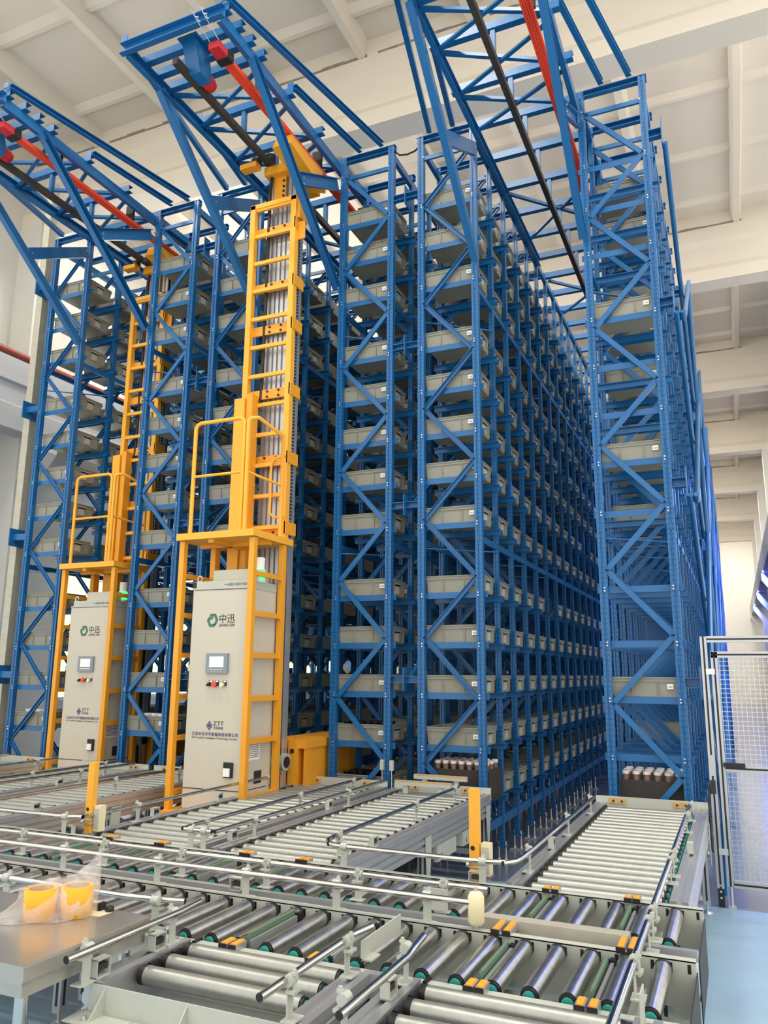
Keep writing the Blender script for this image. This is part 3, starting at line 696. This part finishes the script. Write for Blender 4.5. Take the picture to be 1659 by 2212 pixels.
def spur(xi0,xi1,y0,y1,label,legs=(),endplate=True,plain='roller_pale'):
    xc=(xi0+xi1)/2
    c=root('roller_conveyor',(xc,(y0+y1)/2,0),label,'conveyor')
    part('side_frame',MB().prism(SIDE,(xi1,y0,0),(xi1,y1,0),(1,0,0),(0,0,1)),'alu',c)
    part('side_frame',MB().prism([(-a,b) for a,b in SIDE][::-1],(xi0,y0,0),(xi0,y1,0),(1,0,0),(0,0,1)),'alu',c)
    rm=roller_mesh(xi1-xi0,'x','roller',[plain,'black','teal'])
    n=int((y1-y0-.05)/.115)
    gd=MB()
    for k in range(n):
        y=y0+.055+.115*k if endplate else y1-.033-.115*k
        inst('roller',rm,(xc,y,.602),c)
        gd.box(xi0-.006,xi0+.008,y+.034,y+.08,.575,.625)
    part('chain_guard',gd,'black',c,kind='stuff')
    part('pan',MB().box(xi0+.02,xi1-.02,y0+.05,y1-.05,.5,.508),'shadow_pan',c)
    for y in legs:
        for x in (xi0-.045,xi1+.045):
            part('leg',leg_mb(x,y,.48),LEGM,c)
        sx=xi1+.0875
        part('gusset',MB().prism([(-.05,.56),(.05,.56),(.05,.47),(.02,.3),(-.02,.3),(-.05,.47)],(sx,y,0),(sx+.004,y,0),(0,1,0),(0,0,1)),'grey_paint',c)
        part('cross_bar',MB().box(xi0,xi1,y-.02,y+.02,.2,.24),'alu',c)
    if endplate:
        e=part('end_plate',MB().box(xi0-.085,xi1+.085,y1+.002,y1+.012,.585,.675),'grey_paint',c)
        for x in (xi0+.08,xi1-.08):
            pd=MB(); pd.box(x-.07,x+.05,y1-.004,y1+.002,.625,.665).cyl((x-.04,y1-.004,.645),(x-.04,y1-.01,.645),.008,8,1).cyl((x+.02,y1-.004,.645),(x+.02,y1-.01,.645),.008,8,1)
            part('stop_pad',pd,['wood','dark'],e)
    return c
def gtube(c,pts,brk=(),r=.0115,name='guide_tube',caps=True):
    t=part(name,MB().tube(pts,r,12,0,1),['chrome','black'],c)
    for x,y,rz in brk: inst('tube_bracket',BRK,(x,y,0),c,rz)
    return t
ZTU=.73
def sens(c,x,y,rz=0): inst('sensor_bracket',SENS,(x,y,0),c,rz)
YE0,YE1=3.70,6.21
HP=math.pi/2
# pairs feeding the back-to-back racks: right pair (E4,E5) and left pair (E2,E3)
for dx,labA,labB in ((0,'roller conveyor spur beside the front yellow crane','roller conveyor spur ending in two cream stop bars'),(-2.475,'roller conveyor spur right of the rear yellow crane','roller conveyor spur left of the front yellow crane')):
    a=spur(-3.45+dx,-2.785+dx,YE0,YE1,labA,(4.0,5.7))
    b=spur(-2.55+dx,-1.905+dx,YE0,YE1,labB,(4.82,6.12))
    gtube(a,[(-3.475+dx,3.64,ZTU),(-3.475+dx,5.80,ZTU)],[(-3.475+dx,4.1,HP),(-3.475+dx,5.6,HP)])
    gtube(a,[(-2.76+dx,3.62,ZTU),(-2.775+dx,3.72,ZTU),(-2.775+dx,5.85,ZTU)],[(-2.775+dx,3.85,-HP),(-2.775+dx,4.9,-HP),(-2.775+dx,5.72,-HP)])
    gtube(b,[(-2.555+dx,3.62,ZTU),(-2.555+dx,5.85,ZTU)],[(-2.555+dx,4.0,HP),(-2.555+dx,5.2,HP)])
    gtube(a,[(-2.745+dx,3.615,ZTU),(-2.57+dx,3.615,ZTU)],[(-2.7+dx,3.615,0),(-2.62+dx,3.615,0)],name='end_tube')
    gtube(b,[(-1.885+dx,3.625,ZTU),(-1.93+dx,3.70,ZTU),(-1.94+dx,3.78,ZTU),(-1.94+dx,5.78,ZTU)],[(-1.94+dx,3.84,-HP),(-1.94+dx,4.93,-HP),(-1.94+dx,5.70,-HP)])
    gtube(b,[(-1.885+dx,3.635,ZTU),(-1.85+dx,3.61,ZTU),(-1.78+dx,3.60,ZTU),(-1.15+dx,3.60,ZTU),(-1.07+dx,3.61,ZTU),(-1.005+dx,3.635,ZTU)],[(-1.79+dx,3.6,0),(-1.10+dx,3.6,0)],name='bend_tube')
    for x,y in ((-3.505,4.3),(-3.505,5.0),(-2.63,3.9),(-2.63,5.05),(-1.86,4.1)): sens(a if x<-2.7 else b,x+dx,y,HP)
    if dx==0:
        for y,x0,x1,z in ((5.98,-2.53,-2.06,.715),(6.24,-2.47,-2.02,.735)):
            s=part('stop_bar',MB().box(x0,x1,y-.02,y+.02,z-.028,z).box(x0,x1,y-.021,y+.021,z,z+.008,1).box(x0+.07,x0+.11,y-.012,y+.012,.63,z-.028).box(x1-.11,x1-.07,y-.012,y+.012,.63,z-.028),['grey_paint','wood'],b)
        for y0,y1 in ((4.98,5.35),(5.5,5.92)):
            j=part('junction_box',MB().box(-1.9,-1.815,y0,y1,.38,.475 if y0<5.4 else .47),'grey_paint',b); part('box_seal',MB().cyl((-1.815,y0+.08,.41),(-1.812,y0+.08,.41),.014,12).cyl((-1.815,y0+.08,.41),(-1.811,y0+.08,.41),.011,12,1),['dark','grey_paint'],j)
        part('motor',MB().cyl((-1.95,4.75,.4),(-1.95,4.95,.4),.06,14).box(-2.0,-1.9,4.7,4.78,.33,.47),'dark',b)
        part('cable',MB().tube([(-1.85,4.98,.4),(-1.84,4.88,.3),(-1.86,4.85,.15),(-1.9,4.75,.02),(-2.0,4.5,.012)],.012,8),'black',b)
        for x,y,z in ((-2.758,6.235,.81),(-2.661,6.21,.81)):
            s=root('light_sensor',(x,y,.64),'small grey box sensor on thin %s'%('left rod at the rack foot' if x<-2.7 else 'right rod at the rack foot'),'sensor')
            part('rod',MB().cyl((x,y,.55),(x,y,z-.04),.005,8),'bolt',s); part('sensor_head',MB().box(x-.016,x+.016,y-.012,y+.012,z-.05,z+.03),'grey_paint',s)
# leftmost spur and rightmost spur
a=spur(-7.25,-6.6,YE0,YE1,'roller conveyor spur at the far left by the leftmost rack',(4.2,5.9))
gtube(a,[(-6.61,3.64,ZTU),(-6.61,5.85,ZTU)],[(-6.61,4.4,-HP),(-6.61,5.7,-HP)])
a=spur(-.935,-.335,YE0,YE1+.02,'roller conveyor spur beside the mesh gate on the right',(3.95,6.05))
gtube(a,[(-1.005,3.60,ZTU),(-.965,3.66,ZTU),(-.955,3.75,ZTU),(-.955,5.75,ZTU)],[(-.965,3.93,HP),(-.965,4.89,HP),(-.965,5.68,HP)])
gtube(a,[(-.337,1.7,ZTU),(-.337,5.80,ZTU)],[(-.337,4.14,-HP),(-.337,4.0,-HP),(-.337,5.28,-HP),(-.337,5.7,-HP),(-.337,3.15,-HP),(-.337,3.02,-HP),(-.337,2.6,-HP)],.0125)
sens(a,-.98,4.5,HP); sens(a,-.29,4.7,HP)
# the two cross lines
def crossline(yf,yr,label,xa=-4.95,xb=-.19,transfers=(),pads_f=(),pads_r=(),frontrail=True,skip=()):
    c=root('roller_conveyor',((xa+xb)/2,(yf+yr)/2,0),label,'conveyor')
    part('rear_plate',MB().box(xa,xb,yr,yr+.004,.46,.64).box(xa,xb,yr-.0,yr+.034,.636,.641),'grey_paint',c)
    part('front_plate',MB().box(xa,xb,yf-.004,yf,.46,.618).box(xa,xb,yf-.034,yf,.614,.619),'grey_paint',c)
    part('rear_rail',MB().prism([(.004,.5),(.04,.5),(.04,.53),(.03,.533),(.03,.54),(.04,.543),(.04,.635),(.004,.635)],(xb,yr,0),(xa,yr,0),(0,1,0),(0,0,1)),'alu',c)
    sl=MB(); x=xb-.02
    while x>xa:
        sl.box(x-.0055,x+.0055,yr-.001,yr+.001,.602,.63); sl.box(x-.0055,x+.0055,yf-.001,yf+.001,.574,.6); x-=.0572
    part('slots',sl,'black',c,kind='stuff')
    rm=roller_mesh(yr-yf-.01,'y','roller',['steel','black','teal'],.0285)
    x=-.29; k=0
    while x>xa+.03:
        if k not in skip: inst('roller',rm,(x,(yf+yr)/2,.612),c)
        x-=.1145; k+=1
    part('pan',MB().box(xa,xb-.02,yf+.03,yr-.03,.47,.476),'shadow_pan',c)
    x=-.36; cbm=MB().box(-.02,.02,yf,yr,.5,.54).mesh('cross_tie','grey_paint')
    while x>xa: inst('cross_tie',cbm,(x,0,0),c); x-=.458
    for t in transfers:
        part('transfer_belt',MB().tube([(t,yf+.05,.648),(t,yr-.10,.648),(t,yr-.075,.636),(t,yr-.07,.62)],.006,6).box(t-.004,t+.004,yf+.04,yr-.09,.59,.65),'belt_green',c)
        part('belt_guide',MB().box(t+.012,t+.022,yf+.03,yr-.10,.6,.634).box(t+.006,t+.022,yr-.09,yr-.06,.59,.638,1),['alu','black'],c)
    for lst,y,hl,dz in ((pads_f,yf-.022,.034,-.014),(pads_r,yr+(.018 if yr>3.2 else .06),.03 if yr>3.2 else .066,0)):
        for px in lst:
            q=part('guide_pad',MB().box(px-.0145,px+.0145,y-hl,y+hl,.632+dz,.654+dz),'alu',c); 
            part('pad_cap',MB().box(px-.015,px+.015,y-hl-.005,y-hl,.638+dz,.656+dz),'black',q); part('pad_strip',MB().box(px-.0095,px+.0095,y-hl+.006,y+hl-.006,.654+dz,.658+dz),'orange',q)
    x=xb-.1
    while x>xa:
        for y in (yf-.02,yr+.02): part('leg',leg_mb(x,y,.5),LEGM,c)
        x-=1.3
    part('end_cap',MB().box(xb,xb+.004,yf-.03,yr+.034,.40,.6),'dark',c)
    return c
m1=crossline(3.15,3.585,'rear cross roller conveyor running the full width before the racks',transfers=(-.79,-.455,-2.02,-2.34,-2.88,-3.23),pads_r=(-.812,-.773,-.475,-.441,-2.35,-2.315,-2.024,-1.99,-3.237,-3.203,-2.888,-2.854),pads_f=(),skip=())
m2=crossline(2.505,2.955,'front cross roller conveyor nearest the camera, with green transfer belts',transfers=(-.79,-.455,-1.635,-1.305),pads_f=(-1.673,-1.635,-1.336,-.799,-.765,-.473,-.437),pads_r=(-.858,-.817,-.424,-.388))
# aluminium trough between the two lines
part('trough',MB().prism([(3.0,.50),(3.115,.50),(3.115,.632),(3.085,.632),(3.085,.6),(3.06,.56),(3.03,.56),(3.03,.6),(3.0,.6)],(-.19,0,0),(-4.95,0,0),(0,1,0),(0,0,1)),'alu',m1)
part('trough_cover',MB().box(-.94,-.41,3.06,3.12,.61,.66),'galv',m1)
gtube(m1,[(-4.9,3.165,ZTU),(-.945,3.165,ZTU)],[(-1.125,3.16,math.pi),(-1.5,3.16,math.pi),(-1.946,3.16,math.pi),(-2.4,3.16,math.pi),(-2.86,3.16,math.pi),(-3.4,3.16,math.pi),(-4.2,3.16,math.pi)])
gtube(m2,[(-4.9,2.965,ZTU),(-.95,2.965,ZTU)],[(-1.129,2.985,0),(-1.513,2.985,0),(-1.938,2.985,0),(-2.4,2.985,0),(-2.95,2.985,0),(-3.6,2.985,0)])
part('corner_bumper',MB().lathe([(.022,.655),(.03,.665),(.03,.75),(.022,.765),(.012,.767)],(-.935,2.975,0),20),'bumper_beige',m2,'cream plastic bumper roller'); 
part('bumper_pin',MB().cyl((-.935,2.975,.63),(-.935,2.975,.78),.006,8),'bolt',m2)
part('bracket_plate',MB().box(-1.2,-1.1,3.128,3.133,.64,.72),'grey_paint',m1)
sens(m1,-2.03,3.06); sens(m1,-1.135,3.615); sens(m1,-3.55,3.62)
# near tube along the front edge of the front line, left part by the table
gtube(m2,[(-4.9,2.49,ZTU),(-2.15,2.49,ZTU),(-2.02,2.50,ZTU),(-1.90,2.53,ZTU)],[(-2.0,2.49,0),(-2.75,2.49,0)])
# short divider plate across the front line
part('divider_plate',MB().box(-1.19,-1.185,2.53,2.86,.60,.69),'grey_paint',m2); part('divider_foot',MB().box(-1.19,-1.15,2.53,2.6,.632,.637),'grey_paint',m2)
# near spurs
f1=spur(-1.81,-1.20,2.04,2.468,'short roller conveyor with plate front, beside the steel table',(2.2,),False)
part('front_plate',MB().box(-1.86,-1.17,2.03,2.035,.52,.625).box(-1.88,-1.15,1.95,2.035,.545,.55),'grey_paint',f1)
gs=MB().prism([(2.03,.55),(2.03,.62),(1.965,.55)],(0,0,0),(.004,0,0),(0,1,0),(0,0,1)).mesh('gusset','grey_paint')
for x in (-1.80,-1.5,-1.22): inst('gusset',gs,(x,0,0),f1)
fb=MB()
for x,y in ((-1.82,1.975),(-1.66,1.99),(-1.3,1.99)): fb.cyl((x,y,.55),(x,y,.562),.008,6)
part('plate_bolts',fb,'bolt',f1,kind='stuff')
part('lower_roller',MB().cyl((-1.8,2.0,.47),(-1.2,2.0,.47),.03,14),'steel',f1); part('lower_beam',MB().box(-1.84,-1.17,2.02,2.06,.3,.38),'alu',f1)
gtube(f1,[(-1.835,1.9,ZTU),(-1.835,2.42,ZTU),(-1.85,2.55,ZTU)],[(-1.85,2.0,HP),(-1.85,2.4,HP)])
gtube(f1,[(-1.185,1.91,ZTU),(-1.185,2.45,ZTU),(-1.165,2.56,ZTU)],[(-1.175,2.05,-HP),(-1.175,2.4,-HP)])
sens(f1,-1.855,2.33,HP); sens(f1,-1.86,2.07,HP)
f2=spur(-.945,-.335,1.35,2.468,'near roller conveyor running out of the bottom of the picture',(1.7,2.3),False)
gtube(f2,[(-.95,1.9,ZTU),(-.95,2.34,ZTU),(-.965,2.45,ZTU),(-.975,2.54,ZTU)],[(-.985,2.0,HP),(-.985,2.42,HP)])
sens(f2,-.99,2.3,HP)
part('guard_plate',MB().box(-.30,-.296,2.38,2.46,.62,.72),'grey_paint',f2)
part('link_plate',MB().box(-1.115,-1.03,2.44,2.47,.5,.632).box(-1.115,-1.03,1.6,2.44,.48,.49),'alu',f2)

# ------------------------------------------------------------------ yellow sensor posts
for x,y,lab in ((-1.17,3.72,'yellow flat upright post between the middle and right conveyor spurs'),(-3.50,3.72,'yellow flat upright post between the left and middle conveyor spurs')):
    p=root('sensor_post',(x,y,0),lab,'post')
    part('post_body',MB().box(x-.023,x+.023,y-.018,y+.018,.02,1.02),'yellow_bright',p)
    part('base_plate',MB().box(x-.07,x+.07,y-.07,y+.07,0,.02),'yellow',p)
    part('cable_hole',MB().cyl((x-.006,y-.0185,.76),(x-.006,y-.0192,.76),.011,12),'black',p)
    part('control_box',MB().box(x+.026,x+.07,y+.0,y+.05,.64,.78).box(x+.032,x+.064,y-.004,y+.0,.655,.765,1),['bumper_beige','grey_paint'],p)
    part('pipe_clamp',MB().box(x-.03,x+.03,y-.03,y+.022,.70,.706).box(x-.03,x+.03,y-.03,y+.022,.678,.684).cyl((x-.032,y-.028,.69),(x-.02,y-.028,.69),.012,8),'bolt',p)

# ------------------------------------------------------------------ mesh gate beside the rightmost rack
g=root('mesh_gate',(.6,6.25,0),'aluminium framed wire mesh gate on the right of the racks','gate')
def prof_bar(p,q,wd=.045):
    m=MB().beam(p,q,wd,wd); d=(Vector(q)-Vector(p)).normalized()
    off=Vector((0,-1,0))*(wd/2+.0005); m.beam(Vector(p)+off,Vector(q)+off,.012 if abs(d.z)>.5 else .002,.002 if abs(d.z)>.5 else .012,(0,0,1),1)
    return m
GM=['alu','black']
part('post',prof_bar((-.205,6.25,.12),(-.205,6.25,1.83)),GM,g); part('post',prof_bar((1.35,6.25,.0),(1.35,6.25,1.83)),GM,g)
part('post_foot',MB().box(-.225,-.185,6.23,6.27,0,.2).cyl((-.205,6.228,.06),(-.205,6.226,.06),.008,8,1).cyl((-.205,6.228,.1),(-.205,6.226,.1),.008,8,1).cyl((-.205,6.228,.14),(-.205,6.226,.14),.008,8,1),['black','bolt'],g)
part('top_rail',prof_bar((-.18,6.25,1.81),(1.35,6.25,1.81)),GM,g)
dr=part('door_frame',prof_bar((-.14,6.25,.14),(-.14,6.25,1.72)),GM,g)
for a,b in (((-.16,6.25,1.70),(1.3,6.25,1.70)),((-.12,6.25,.155),(1.3,6.25,.155)),((-.12,6.25,.915),(1.3,6.25,.915)),((1.3,6.25,.14),(1.3,6.25,1.72))): part('door_frame',prof_bar(a,b),GM,g)
wm=MB()
k=0
while -.11+.032*k<1.28: wm.box(-.11+.032*k-.0013,-.11+.032*k+.0013,6.252,6.2546,.17,1.69); k+=1
k=0
while .18+.032*k<1.69: wm.box(-.115,1.28,6.2547,6.2572,.18+.032*k-.0013,.18+.032*k+.0013); k+=1
part('wire_mesh',wm,'bolt',g,kind='stuff')
part('clear_panel',MB().box(-.115,1.28,6.262,6.265,.18,.89),'pane',g)
part('door_handle',MB().box(-.13,.01,6.19,6.2,.925,.955).box(-.13,-.11,6.2,6.225,.93,.95).box(-.01,.01,6.2,6.225,.93,.95),'black',g)
part('hinge',MB().box(-.2,-.14,6.222,6.227,1.56,1.6).box(-.2,-.14,6.222,6.227,.34,.38),'bolt',g)
part('lock_plate',MB().box(-.225,-.185,6.222,6.227,.86,1.0),'alu',g); part('lock_body',MB().box(-.225,-.19,6.2,6.227,.74,.83),'dark',g)
part('door_foot',MB().cyl((-.14,6.25,.0),(-.14,6.25,.14),.01,8).box(-.165,-.115,6.225,6.275,0,.012),'bolt',g)
part('gate_cable',MB().tube([(-.225,6.22,.8),(-.24,6.2,.7),(-.235,6.1,.5),(-.23,6.0,.4)],.008,6),'black',g)

# ------------------------------------------------------------------ steel table with tape
T=root('work_table',(-2.3,2.04,0),'brushed steel work table at the lower left corner','table')
tb=MB(); x0,x1,y0,y1=-2.75,-1.875,1.785,2.31
tb.prism([(x0,.69),(x1-.004,.69),(x1,.7),(x1,.735),(x1-.008,.74),(x0,.74)],(0,y0,0),(0,y1,0),(1,0,0),(0,0,1))
part('table_top',tb,'table_steel',T)
part('table_rim',MB().box(x0+.01,x1-.01,y0+.01,y0+.05,.655,.69).box(x0+.01,x1-.01,y1-.05,y1-.01,.655,.69).box(x1-.05,x1-.01,y0+.05,y1-.05,.655,.69),'table_steel',T)
for x in (x0+.06,x1-.055):
    for y in (y0+.055,y1-.055): part('leg',MB().cyl((x,y,.0),(x,y,.66),.02,14),'chrome',T)
part('stretcher',MB().cyl((x1-.055,y0+.05,.2),(x1-.055,y1-.05,.2),.012,8),'chrome',T)
for cx,cy,lab in ((-2.187,2.128,'left amber tape roll inside the plastic bag'),(-2.105,2.205,'right amber tape roll inside the plastic bag')):
    t=root('tape_roll',(cx,cy,.7405),lab,'tape','amber tape rolls in the bag')
    part('tape',MB().lathe([(.04,0),(.054,0),(.054,.095),(.04,.095),(.04,0)],(cx,cy,.741),28),'amber',t)
    part('core',MB().lathe([(.036,.001),(.0395,.001),(.0395,.094),(.036,.094),(.036,.001)],(cx,cy,.741),24),'tape_card',t)
# bag: crumpled film with one pulled-up corner
bg_=MB(); NB_,NZ=30,9
cxb,cyb=-2.15,2.165; ax=Vector((.73,.69)); ay=Vector((-.69,.73))
random.seed(3)
for j in range(NZ):
    tz=j/(NZ-1)
    for i in range(NB_):
        a=2*math.pi*i/NB_; ca,sa=math.cos(a),math.sin(a)
        u=.125*ca*(1-.12*tz)+(.0); v=.072*sa*(1-.86*tz**1.6)
        peak=max(0,ca)**3
        h=.128+.10*max(0,ca)**4-.03*max(0,-ca)
        z=.7415+h*tz
        u+=.02*peak*tz-(.09*(1-tz)**2*max(0,-ca)**2)
        w1=.006*math.sin(7*a+5*tz)+.004*math.sin(13*a-9*tz)+random.uniform(-.003,.003)
        q=Vector((cxb,cyb))+ax*(u+w1*ca)+ay*(v+w1*sa)
        bg_.v.append((q.x,q.y,z+(random.uniform(-.004,.004) if 0<j else 0)))
for j in range(NZ-1):
    for i in range(NB_):
        k=(i+1)%NB_; bg_.f.append((j*NB_+i,j*NB_+k,(j+1)*NB_+k,(j+1)*NB_+i)); bg_.m.append(0); bg_.s.append(True)
thing('plastic_bag',bg_,'film',(cxb,cyb,.7415),'crumpled clear plastic bag around the tape rolls','bag')
b=root('magnet_block',(-2.07,2.29,.7405),'small grey block with black end on the steel table','block')
part('block_body',MB().box(-2.14,-2.075,2.27,2.3,.7405,.765),'cream_panel',b); part('block_end',MB().box(-2.075,-2.06,2.27,2.3,.7405,.765),'black',b)
thing('paper_slip',MB().prism([(-2.10,2.215),(-2.02,2.225),(-2.015,2.285),(-2.09,2.29)],(0,0,.7405),(0,0,.7415),(1,0,0),(0,1,0)),'bumper_beige',(-2.06,2.25,.7405),'yellowish paper slip beside the plastic bag','paper')
thing('marker_cap',MB().lathe([(.012,0),(.016,.006),(.014,.014),(.006,.018)],(-2.03,2.285,.7415),12),'black',(-2.03,2.285,.7415),'small black cap at the far edge of the steel table','cap')

# black cable drooping between the tops of two racks
part('top_cable',MB().tube([(-2.73,6.36,6.64),(-2.68,6.36,6.585),(-2.6,6.36,6.57),(-2.52,6.36,6.585),(-2.47,6.36,6.62)],.009,8),'black',racks[3])
